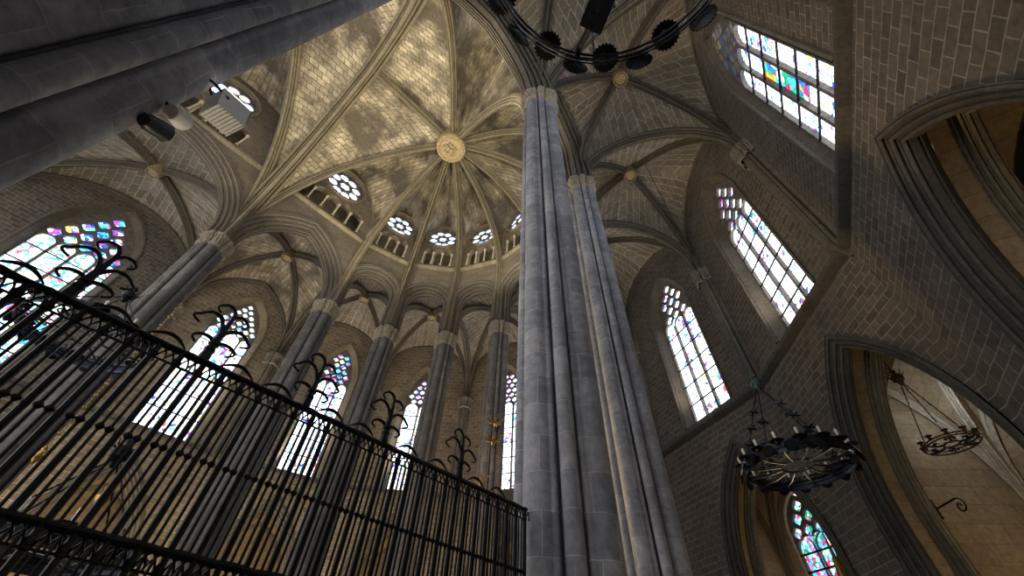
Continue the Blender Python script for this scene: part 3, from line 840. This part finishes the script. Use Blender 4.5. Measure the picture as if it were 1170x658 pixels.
# ------------------------------------------------------------------ iron railing
def railing():
    y = 1.84; xa, xb = -.76, 2.08
    o = empty('iron_railing', ((xa + xb) / 2, y, FL), 'tall black wrought-iron railing between the huge left pillar and middle pillar', 'railing')
    tops = ((.985, .93), (.367, .312))
    for hh, nm_ in ((.985, 'top_rail'), (.367, 'middle_rail'), (FL + .12, 'bottom_rail')):
        b = MB(); n_ = 60
        b.tube([V((xa + (xb - xa) * i / n_, y, hh + .0015 * sin(i * 2.1))) for i in range(n_ + 1)], [.0135 + .0016 * sin(i * 1.9) for i in range(n_ + 1)], 10)
        mk(nm_, b, M_iron, o)
    for lo in (.925, .307):
        b = MB(); b.tube([V((xa, y, lo)), V((xb, y, lo))], .0042, 6); mk('lower_band', b, M_iron, o)
    per = .0822; x = xa + .03; idx = 0
    bars = []; X = []
    while x < xb: X.append(x); x += per
    for i, x in enumerate(X):
        b = MB(); b.tube([V((x, y, FL + .1)), V((x, y, .985))], .0118, 8)
        b.lathe((x, y, .915), [(.0092, 0), (.015, .006), (.016, .014), (.0092, .02)], 8)
        b.lathe((x, y, .297), [(.0092, 0), (.015, .006), (.016, .014), (.0092, .02)], 8)
        mk('standard', b, M_iron, o)
        for k in (1, 2):
            xx = x + per * k / 3
            if xx > xb: continue
            b = MB(); b.tube([V((xx, y, FL + .1)), V((xx, y, .925))], .0054, 6)
            for hc in (.645, -.3):
                b.lathe((xx, y, hc - .012), [(.0056, 0), (.0095, .004), (.014, .01), (.014, .014), (.0095, .02), (.0056, .024)], 8)
            mk('bar', b, M_iron, o)
        for base, tp in ((.925, .978), (.307, .36)):
            b = MB()
            hh = tp - base
            for s in (0, 1, 2):
                cx = x + per * s / 3 ; a = per / 3 * 1.0
                pts = [(cx - a + 0, base)]
                arc_ = arch2d(a, base, base + .001, tp, 0, 5)
                b.tube([V((cx + px + per / 6, y + .003 * (s - 1), ph)) for px, ph in arc_], .0038, 5, cap=False)
            mk('arch_tracery', b, M_iron, o)
        # small crest cusp on the rail, one every second bay
    def crest(x, w):
        b = MB(); pts = [V((x - w + 2 * w * t / 12, y, 1.0 + .035 * sin(pi * t / 12))) for t in range(13)]
        b.tube(pts, [.003 + .005 * sin(pi * t / 12) for t in range(13)], 6)
        mk('crest', b, M_iron, o)
    FX = [-.39, .075, .53, .965, 1.49]
    for k, x in enumerate(FX):
        b = MB()
        b.tube([V((x, y, .985)), V((x, y, 1.03)), V((x, y, 1.05)), V((x, y, 1.12)), V((x, y, 1.25))], [.024, .02, .018, .015, .006], 8)
        for hc in (1.045, 1.075): b.lathe((x, y, hc - .01), [(.012, 0), (.022, .004), (.022, .014), (.012, .02)], 8)
        f_ = mk('finial', b, M_iron, o)
        rnd = random.Random(k)
        for sx, h0, w, up in ((-1, 1.09, .13, .12), (1, 1.09, .12, .085), (-1, 1.07, .085, .035), (1, 1.07, .09, .03), (-1, 1.225, .075, .05), (1, 1.215, .07, .04)):
            b = MB(); P_ = []
            for t in range(15):
                a = pi * 1.35 * t / 14
                px = w * .5 * (1 - cos(a)); ph = up * sin(min(a, pi * .75)) * 1.0 - (max(0, a - pi * .75) * .02)
                P_.append(V((x + sx * px, y + (.012 if up < .05 else 0), h0 + ph)))
            b.tube(P_, [.0095 - .005 * t / 14 for t in range(15)], 6)
            mk('leaf', b, M_iron, f_)
    for a_, b_ in zip([FX[0] - .46] + FX, FX + [FX[-1] + .46]):
        for q in (.30, .70):
            c = a_ + (b_ - a_) * q
            if xa < c < xb - .05: crest(c, .07)
    return o
railing()

# ------------------------------------------------------------------ chandeliers
def serrated(mb, c, r, M, n=22):
    pts = [V((0, 0, -.012))]; N_ = n * 2
    for k in range(N_):
        a = 2 * pi * k / N_; rr = r * (1 if k % 2 else .86); pts.append(V((rr * cos(a), rr * sin(a), 0)))
    up = [V((p.x, p.y, .012)) for p in pts]
    A = [M @ p + V(c) for p in pts]; B = [M @ p + V(c) for p in up]
    fs = [(0, 1 + k, 1 + (k + 1) % N_) for k in range(N_)]
    mb.add(A, fs); mb.add(B, fs)
    mb.grid([[A[1 + k % N_] for k in range(N_ + 1)], [B[1 + k % N_] for k in range(N_ + 1)]])

def torus(mb, c, R, r, n=48, m=8, sz=1.0):
    rows = []
    for i in range(n + 1):
        a = 2 * pi * i / n
        rows.append([V((c[0] + (R + r * cos(2 * pi * j / m)) * cos(a), c[1] + (R + r * cos(2 * pi * j / m)) * sin(a), c[2] + r * sz * sin(2 * pi * j / m))) for j in range(m + 1)])
    mb.grid(rows)

def crown(c, R, label, npan, mat, top_h, cable_h, spokes, candles=True, pr=.11, hubmat=None, alt=True, cross=True, group=None, rot0=0.0, bulbs=None, detail=True, chains=4):
    o = empty('crown_chandelier', c, label, 'chandelier', group)
    b = MB(); b.grid([[V((c[0] + R * cos(2 * pi * i / 48), c[1] + R * sin(2 * pi * i / 48), c[2] + z)) for i in range(49)] for z in ((-.07, .11) if R > .5 and spokes else (0, .01))]); torus(b, c, R, .012); torus(b, (c[0], c[1], c[2] + .05), R - .02, .010); torus(b, (c[0], c[1], c[2] + .02), R + .03, .006)
    for k in range(npan * 2):
        a = pi * k / npan; p = V((cos(a), sin(a), 0))
        b.tube([V(c) + p * (R - .02) + V((0, 0, .05)), V(c) + p * R], .006, 5)
    mk('ring', b, mat if mat is not M_iron else M_irons2, o)
    for k in range(npan):
        a = rot0 + 2 * pi * k / npan; d = V((cos(a), sin(a), 0))
        b = MB(); pc = V(c) + d * (R + .01) + V((0, 0, .09))
        serrated(b, pc, pr, Matrix.Identity(3))
        b.lathe(pc, [(0, -.05), (.03, -.04), (pr * .45, -.012)], 10)
        pn = mk('drip_pan', b, mat, o)
        if candles:
            q = MB(); q.lathe(pc + V((0, 0, .012)), [(.016, 0), (.016, .07), (.02, .09), (.018, .12), (.0, .14)], 8)
            mk('candle_bulb', q, M_candle, pn)
    if alt:
        for k in range(npan):
            a = rot0 + 2 * pi * (k + .5) / npan; d = V((cos(a), sin(a), 0))
            b = MB(); M = Matrix.Rotation(a, 3, 'Z') @ Matrix.Rotation(radians(72), 3, 'Y')
            serrated(b, V(c) + d * (R + .05) + V((0, 0, -.015)), pr * .92, M)
            mk('rosette', b, mat, o)
    # wheel of scrolls
    if spokes:
        b = MB(); torus(b, (c[0], c[1], c[2] + .01), R * .3, .014, 32)
        mk('inner_ring', b, M_irons, o)
        for k in range(spokes):
            a = 2 * pi * k / spokes; d = V((cos(a), sin(a), 0)); e = V((-sin(a), cos(a), 0))
            b = MB(); b.tube([V(c) + d * (R * .3), V(c) + d * (R * .65) + V((0, 0, -.02)), V(c) + d * R], .016, 6)
            for sgn in (-1, 1):
                pts = []
                for t in range(13):
                    th = t / 12 * 1.6 * pi; rr = R * .13 * (1 - t / 16)
                    pts.append(V(c) + d * (R * .62 + rr * sin(th) * 1.3) + e * (sgn * (R * .12 - rr * cos(th) * .8)) + V((0, 0, .01)))
                b.tube(pts, .013, 5)
            mk('scroll_arm', b, M_irons, o)
    hub = V((c[0], c[1], top_h))
    for k in range(chains):
        a = rot0 + 2 * pi * (k + .5) / chains; d = V((cos(a), sin(a), 0))
        b = MB(); p0 = V(c) + d * R + V((0, 0, .05)); L_ = (hub - p0).length; m_ = 26
        for q in range(m_):
            t0, t1 = q / m_, (q + 1.15) / m_
            b.tube([p0.lerp(hub, t0), p0.lerp(hub, min(1, t1))], .0075 if q % 2 else .011, 5)
        if cross:
            for t in (.18, .38, .6):
                p = p0.lerp(hub, t); e = V((-sin(a), cos(a), 0))
                b.tube([p - e * .09, p + e * .09], .017, 5); b.tube([p - d * .07, p + d * .07], .017, 5)
                for s_ in (-1, 1): b.lathe(p + e * (.075 * s_) - V((0, 0, .015)), [(0, 0), (.02, .015), (0, .03)], 6)
        mk('chain', b, mat, o)
    b = MB(); b.lathe((hub.x, hub.y, hub.z - .05), [(0, -.08), (.03, -.06), (.05, 0), (.09, .03), (.1, .1), (.06, .15), (.03, .17), (.05, .22), (.02, .27), (0, .3)], 12)
    for k in range(8):
        a = 2 * pi * k / 8
        b.tube([V((hub.x, hub.y, hub.z + .05)), V((hub.x + .12 * cos(a), hub.y + .12 * sin(a), hub.z + .08)), V((hub.x + .15 * cos(a), hub.y + .15 * sin(a), hub.z + .14))], [.014, .01, .004], 5)
    mk('knob', b, hubmat or mat, o)
    if cable_h:
        b = MB(); b.tube([hub + V((0, 0, .2)), V((hub.x, hub.y, cable_h))], .009, 6); mk('cable', b, M_irons, o)
    return o
M_irons2 = plain('cold_iron', (.05, .06, .085), .35, .8, .2, 20)
K6 = ((PV[5][0] + PV[6][0] + WV[5][0] + WV[6][0]) / 4, (PV[5][1] + PV[6][1] + WV[5][1] + WV[6][1]) / 4)
c1 = crown((.257, -.51, 3.5), .885, 'black crown chandelier of serrated discs at the top edge of the picture', 12, M_iron, 5.2, 13.2, 0, candles=True, rot0=radians(8), cross=False, chains=5)
b = MB(); 
pc = V((.62, -.10, 3.36))
R_ = Matrix.Rotation(radians(62), 3, 'Z') @ Matrix.Rotation(radians(20), 3, 'X'); b.box(pc, .26, .17, .03, R_); b.box(pc + V((-.05, -.10, .03)), .2, .13, .06, Matrix.Rotation(radians(40), 3, 'Z'))
b.tube([pc, V((.75, .15, 3.5)), V((.80, .20, 3.52))], .022, 6)
mk('bracket_plate', b, M_iron, c1)
c2 = crown((K6[0], .134 * K6[0], 2.79), .72, 'wide dark iron crown chandelier hanging over the lower right', 16, M_iron, 4.2, 13.2, 12, hubmat=M_green, pr=.10)
c3 = crown((9.2, -.95, 3.35), .36, 'small brown crown chandelier hanging inside the right-hand chapel', 10, M_rust, 4.6, 5.3, 6, pr=.05, alt=False, cross=False, chains=3)
def ray_at(px, py, y=None, h=None):
    w = CAMR @ V((px - 585, 329 - py, -457.))
    k = (y / w.y) if y is not None else h / w.z
    return w * k
z_ = V((19, 404, -457)).normalized(); x_ = V((659, -548, -457)); x_ = (x_ - z_ * x_.dot(z_)).normalized(); y_ = z_.cross(x_)
CAMR = Matrix((x_, y_, z_))
p = ray_at(95, 385, y=8.0); c4 = crown(tuple(p), .8, 'dark crown chandelier with white bulbs glimpsed behind the left end of railing', 12, M_iron, p.z + .9, 0, 6, cross=False)
p = ray_at(50, 632, y=6.0); c5 = crown(tuple(p), .7, 'dark crown chandelier behind the railing at the lower left corner', 12, M_iron, p.z + .9, 0, 6, cross=False)

# ------------------------------------------------------------------ lamps on the huge left pillar
def flood():
    c = V((-.63, 1.86, 2.44)); o = empty('floodlight', tuple(c), 'white ribbed floodlight box clamped to the huge left pillar', 'floodlight')
    M = Matrix.Rotation(radians(20), 3, 'Z') @ Matrix.Rotation(radians(-18), 3, 'Y')
    b = MB(); b.box(c, .17, .15, .15, M)
    for k in range(9): b.box(c + M @ V((-.08 + k * .02, 0, -.078)), .006, .145, .012, M)
    mk('housing', b, M_white, o)
    b = MB(); b.box(c + M @ V((0, 0, .085)), .155, .135, .02, M); mk('lens', b, M_lens, o)
    b = MB(); b.box(c + M @ V((.088, 0, .02)), .01, .14, .1, M); mk('side_panel', b, M_irons2, o)
    b = MB(); b.tube([c + V((-.02, -.09, .0)), c + V((-.12, -.08, .05)), V((-.80, 1.80, 2.52))], .008, 6); b.tube([c + V((-.02, .09, .0)), c + V((-.10, .03, .06)), V((-.80, 1.84, 2.55))], .008, 6)
    mk('bracket', b, M_iron, o)
flood()
def spotl(c, mat, label, d):
    o = empty('spotlight', c, label, 'spotlight'); c = V(c)
    M = V(d).to_track_quat('Z', 'Y').to_matrix()
    b = MB(); b.lathe(c, [(0, -.07), (.03, -.07), (.042, -.05), (.048, .05), (.052, .06), (.045, .062), (.04, .05), (0, .045)], 20, M); mk('housing', b, mat, o)
    b = MB(); b.lathe(c, [(0, .05), (.04, .05)], 16, M); mk('lens', b, M_lens, o)
    b = MB(); b.tube([c, V((-.80, 1.80, c.z + .01))], .009, 6); mk('bracket', b, M_iron, o)
spotl((-.72, 1.83, 1.96), M_black, 'black spotlight clamped low on the huge left pillar', (.4, .5, .6))
spotl((-.715, 1.83, 2.12), M_white, 'white spotlight just above the black one on the left pillar', (.2, .7, .7))

# ------------------------------------------------------------------ small furnishings
def bracket(base, out, n_, label, w=.5):
    o = empty('iron_bracket', base, label, 'bracket'); base = V(base); d = V(out).normalized(); u = V((0, 0, 1))
    b = MB(); b.tube([base, base + d * w], .014, 6)
    P_ = []
    for t in range(25):
        th = t / 24 * 2.6 * pi; r = .11 * (1 - t / 28)
        P_.append(base + d * (w + r * sin(th)) + u * (-.11 + r * cos(th)) * 1.0)
    b.tube(P_, .011, 6); mk('scroll', b, M_iron, o)
    b = MB(); b.tube([base - u * .15, base + u * .15], .02, 6); mk('wall_plate', b, M_iron, o)
def wallray(px, py, fr, dep):
    w = CAMR @ V((px - 585, 329 - py, -457.)); q = fr.a + fr.n * (fr.face - dep); k = fr.n.dot(q) / fr.n.dot(V((w.x, w.y, 0)))
    return w * k
FR2 = Frame(WV[6], WV[5]); FR3 = Frame(WV[5], WV[4]); FR1 = Frame(WV[7], WV[6])
bb = FR2.P(3.08, 2.75, 1.15); bracket(tuple(bb), tuple(-FR2.d), 0, 'scrolled iron bracket on the chapel wall at lower right', .45)
# iron lamp bracket on the slimmer pillar
def pillar_lamp():
    d = V((-.87, -.5, 0)); c0 = V((PV[6][0], PV[6][1], .75)) + d * .40
    o = empty('iron_lantern', tuple(c0), 'black iron lantern fixed low between the two foreground pillars', 'lantern')
    b = MB(); b.tube([c0 - V((0, 0, .25)), c0 + V((0, 0, .25))], .014, 6); b.tube([c0 + V((0, 0, .05)), c0 + d * .12 + V((0, 0, .1)), c0 + d * .16], .01, 6); mk('stem', b, M_iron, o)
    b = MB(); b.lathe(c0 + d * .16, [(0, -.1), (.03, -.09), (.045, 0), (.05, .02), (.02, .06), (0, .09)], 10); mk('lamp_body', b, M_iron, o)
    b = MB(); serrated(b, c0 + V((0, 0, .25)), .05, Matrix.Identity(3), 8); mk('finial', b, M_iron, o)
pillar_lamp()
def gilt(px, py, h, label, s=1.0):  # gilded altar ornaments, shaped as candelabra and set near the apse pillar
    w = CAMR @ V((px - 585, 329 - py, -457.)); k = (sqrt(PV[3][0] ** 2 + PV[3][1] ** 2) - h) / sqrt(w.x ** 2 + w.y ** 2); c = w * k
    o = empty('gilded_ornament', tuple(c), label, 'candelabrum')
    b = MB(); b.lathe(c, [(0, -.22 * s), (.05 * s, -.2 * s), (.09 * s, -.1 * s), (.03 * s, -.05 * s), (.03 * s, .1 * s), (.06 * s, .12 * s), (0, .2 * s)], 12); mk('stem', b, M_gold, o)
    for k in range(6):
        a = 2 * pi * k / 6; d = V((cos(a), sin(a), 0)); q = MB()
        q.tube([c, c + d * .12 * s - V((0, 0, .06 * s)), c + d * .24 * s, c + d * .28 * s + V((0, 0, .1 * s))], [.02 * s, .018 * s, .014 * s, .008 * s], 6)
        q.lathe(c + d * .28 * s + V((0, 0, .1 * s)), [(0, 0), (.05 * s, .02 * s), (.05 * s, .03 * s), (.02 * s, .08 * s), (0, .09 * s)], 8)
        mk('arm', q, M_gold, o)
gilt(566, 482, .5, 'upper gilded ornament left of the middle pillar', .8)
gilt(563, 503, .5, 'gilded ornament with dark pendant just under another, by middle pillar', .8)
gilt(549, 549, 1.9, 'lowest gilded ornament above the right end of the railing', .6)
def hanging(px, py, y, label, len_=3.5, s=1.0):
    c = ray_at(px, py, y=y); o = empty('hanging_lamp', tuple(c), label, 'hanging lamp')
    b = MB(); b.lathe(c, [(0, -.3 * s), (.04 * s, -.26 * s), (.1 * s, -.16 * s), (.15 * s, -.04 * s), (.16 * s, 0), (.11 * s, .03 * s), (.08 * s, .12 * s), (.1 * s, .2 * s), (.0, .22 * s)], 14); mk('bowl', b, M_gold, o)
    b = MB(); m_ = int(len_ * 12)
    for q in range(m_): b.lathe(c + V((0, 0, .2 * s + q * len_ / m_)), [(0, 0), (.012 if q % 3 else .03, .02), (.012 if q % 3 else .03, .04), (0, .07)], 6)
    b.tube([c + V((0, 0, .2)), c + V((0, 0, 13.3 - c.z))], .003, 5)
    mk('chain', b, M_gold, o)
hanging(45, 520, 10.0, 'gilt hanging lamp on a beaded chain behind the railing, far left', s=.5)
hanging(118, 568, 8.5, 'gilt hanging lamp right of the far-left one behind the railing', s=.6)
# gilded altarpiece in the chapel with the coloured window
def altarpiece():
    fr = FR3; D = 2.2
    b = MB(); x0, x1 = .22, 1.35
    o = empty('gilded_altarpiece', tuple(fr.P(.9, FL, 1.9)), 'dark gilded carved altarpiece beside the small coloured window at lower right', 'altarpiece')
    plate(b, fr, [(x0, FL), (x1, FL), (x1, 2.9), (.8, 3.7), (x0, 2.9)], [], 1.8, 2.1); mk('panel', b, M_wood, o)
    for k in range(4):
        x = x0 + (x1 - x0) * k / 3; q = MB(); q.lathe(fr.P(x, FL, 1.72), [(.1, 0), (.1, .3), (.06, .4), (.07, 1.0), (.05, 3.4), (.09, 3.6), (.1, 3.8), (.04, 4.1), (.0, 4.7)], 10); mk('column', q, M_gold, o)
    q = MB(); rnd = random.Random(5)
    for k in range(40):
        x = rnd.uniform(x0 + .1, x1 - .1); h = rnd.uniform(-.2, 3.0); r = rnd.uniform(.04, .09)
        q.lathe(fr.P(x, h, 1.76), [(0, -r), (r * .8, -r * .5), (r, 0), (r * .6, r * .8), (0, r)], 8)
    mk('carving', q, M_gold, o, kind='stuff')
altarpiece()

# ------------------------------------------------------------------ light and view
w = bpy.data.worlds.new('dim_nave_air'); scene.world = w; w.use_nodes = True
w.node_tree.nodes['Background'].inputs[0].default_value = (1, .95, .9, 1); w.node_tree.nodes['Background'].inputs[1].default_value = 1.3
# warm spots added without fixtures at capital height to light the vaults
for p_, t_, e_ in (((2.6, 10.9, 10.4), (2.6, 6.4, 17), 1100), ((2.4, 2.9, 10.4), (2.6, 7.3, 17), 1300), ((-.2, 10.9, 10.4), (1.6, 6.4, 17), 900), ((-.2, 2.9, 10.4), (1.6, 7.2, 17), 900),
                   ((-2.2, 10.9, 10.4), (-4, 6.4, 17), 700), ((-2.2, 2.9, 10.4), (-4, 7.2, 17), 700), ((6.2, 6.9, 10.6), (4.0, 6.9, 17), 700)):
    add_spot(p_, t_, e_, (1, .87, .62), 140, .3, 1)
# unseen uplights added at string-course height to brighten the ambulatory vaults
for a_ in (76, 50, 25, 0, -25, -50):
    q = pol(R2 - .35, a_); t = pol(R2 - 1.9, a_); add_spot((q[0], q[1], 6.1), (t[0], t[1], 13), 420 if a_ > -10 else 260, (1, .88, .68), 120, .2, 1)
add_spot((.8, WL - .35, 6.1), (.8, WL - 2, 13), 450, (1, .88, .68), 120, .2, 1)
add_spot((-4.3, WL - .35, 6.1), (-4.3, WL - 2, 13), 200, (1, .88, .68), 120, .2, 1)
add_spot((1.2, WRr + .4, 6.1), (1.2, -.3, 13), 260, (1, .93, .82), 120, .2, 1)
# low warm spots added, unseen, to gild the inner faces of the pillars
add_spot((4.3, 5.6, .2), (3.7, 2.2, 5), 1500, (1, .72, .36), 90, .2, 1)
add_spot((5.0, 6.6, .2), (7.5, 8.0, 3.5), 700, (1, .66, .34), 80, .2, 1)
add_spot((.5, 3.4, .2), (-.8, 1.95, 2.6), 120, (1, .84, .6), 60, .15, 1)
add_spot((.3, 4.2, .4), (2.1, 2.1, 7), 420, (1, .8, .52), 80, .2, 1)
for p_, t_, e_ in (((-.7, 12.8, .4), (.8, 16.2, 4), 1000), ((3.2, 12.9, .4), (4.8, 15.6, 4), 900), ((6.4, 11.4, .4), (8.4, 13.8, 4), 800), ((-2.2, 12.8, .4), (-4.3, 16.2, 5), 500)):
    add_spot(p_, t_, e_, (1, .8, .52), 110, .2, 1)  # added spots, out of sight, that warm the walls behind the railing
cam = bpy.data.cameras.new('camera'); co = bpy.data.objects.new('camera', cam); COL.objects.link(co)
cam.sensor_width = 36; cam.lens = 457 / 1170 * 36; cam.clip_start = .02
co.matrix_world = Matrix.Translation((0, 0, EYE)) @ CAMR.to_4x4()
scene.camera = co
scene.view_settings.view_transform = 'Standard'; scene.view_settings.look = 'None'
scene.view_settings.gamma = 1; scene.view_settings.exposure = .3; scene.view_settings.use_curve_mapping = False
scene.cycles.use_denoising = True
scene.cycles.max_bounces = 6
for o in list(bpy.data.objects):
    if '_o' in o: del o['_o']
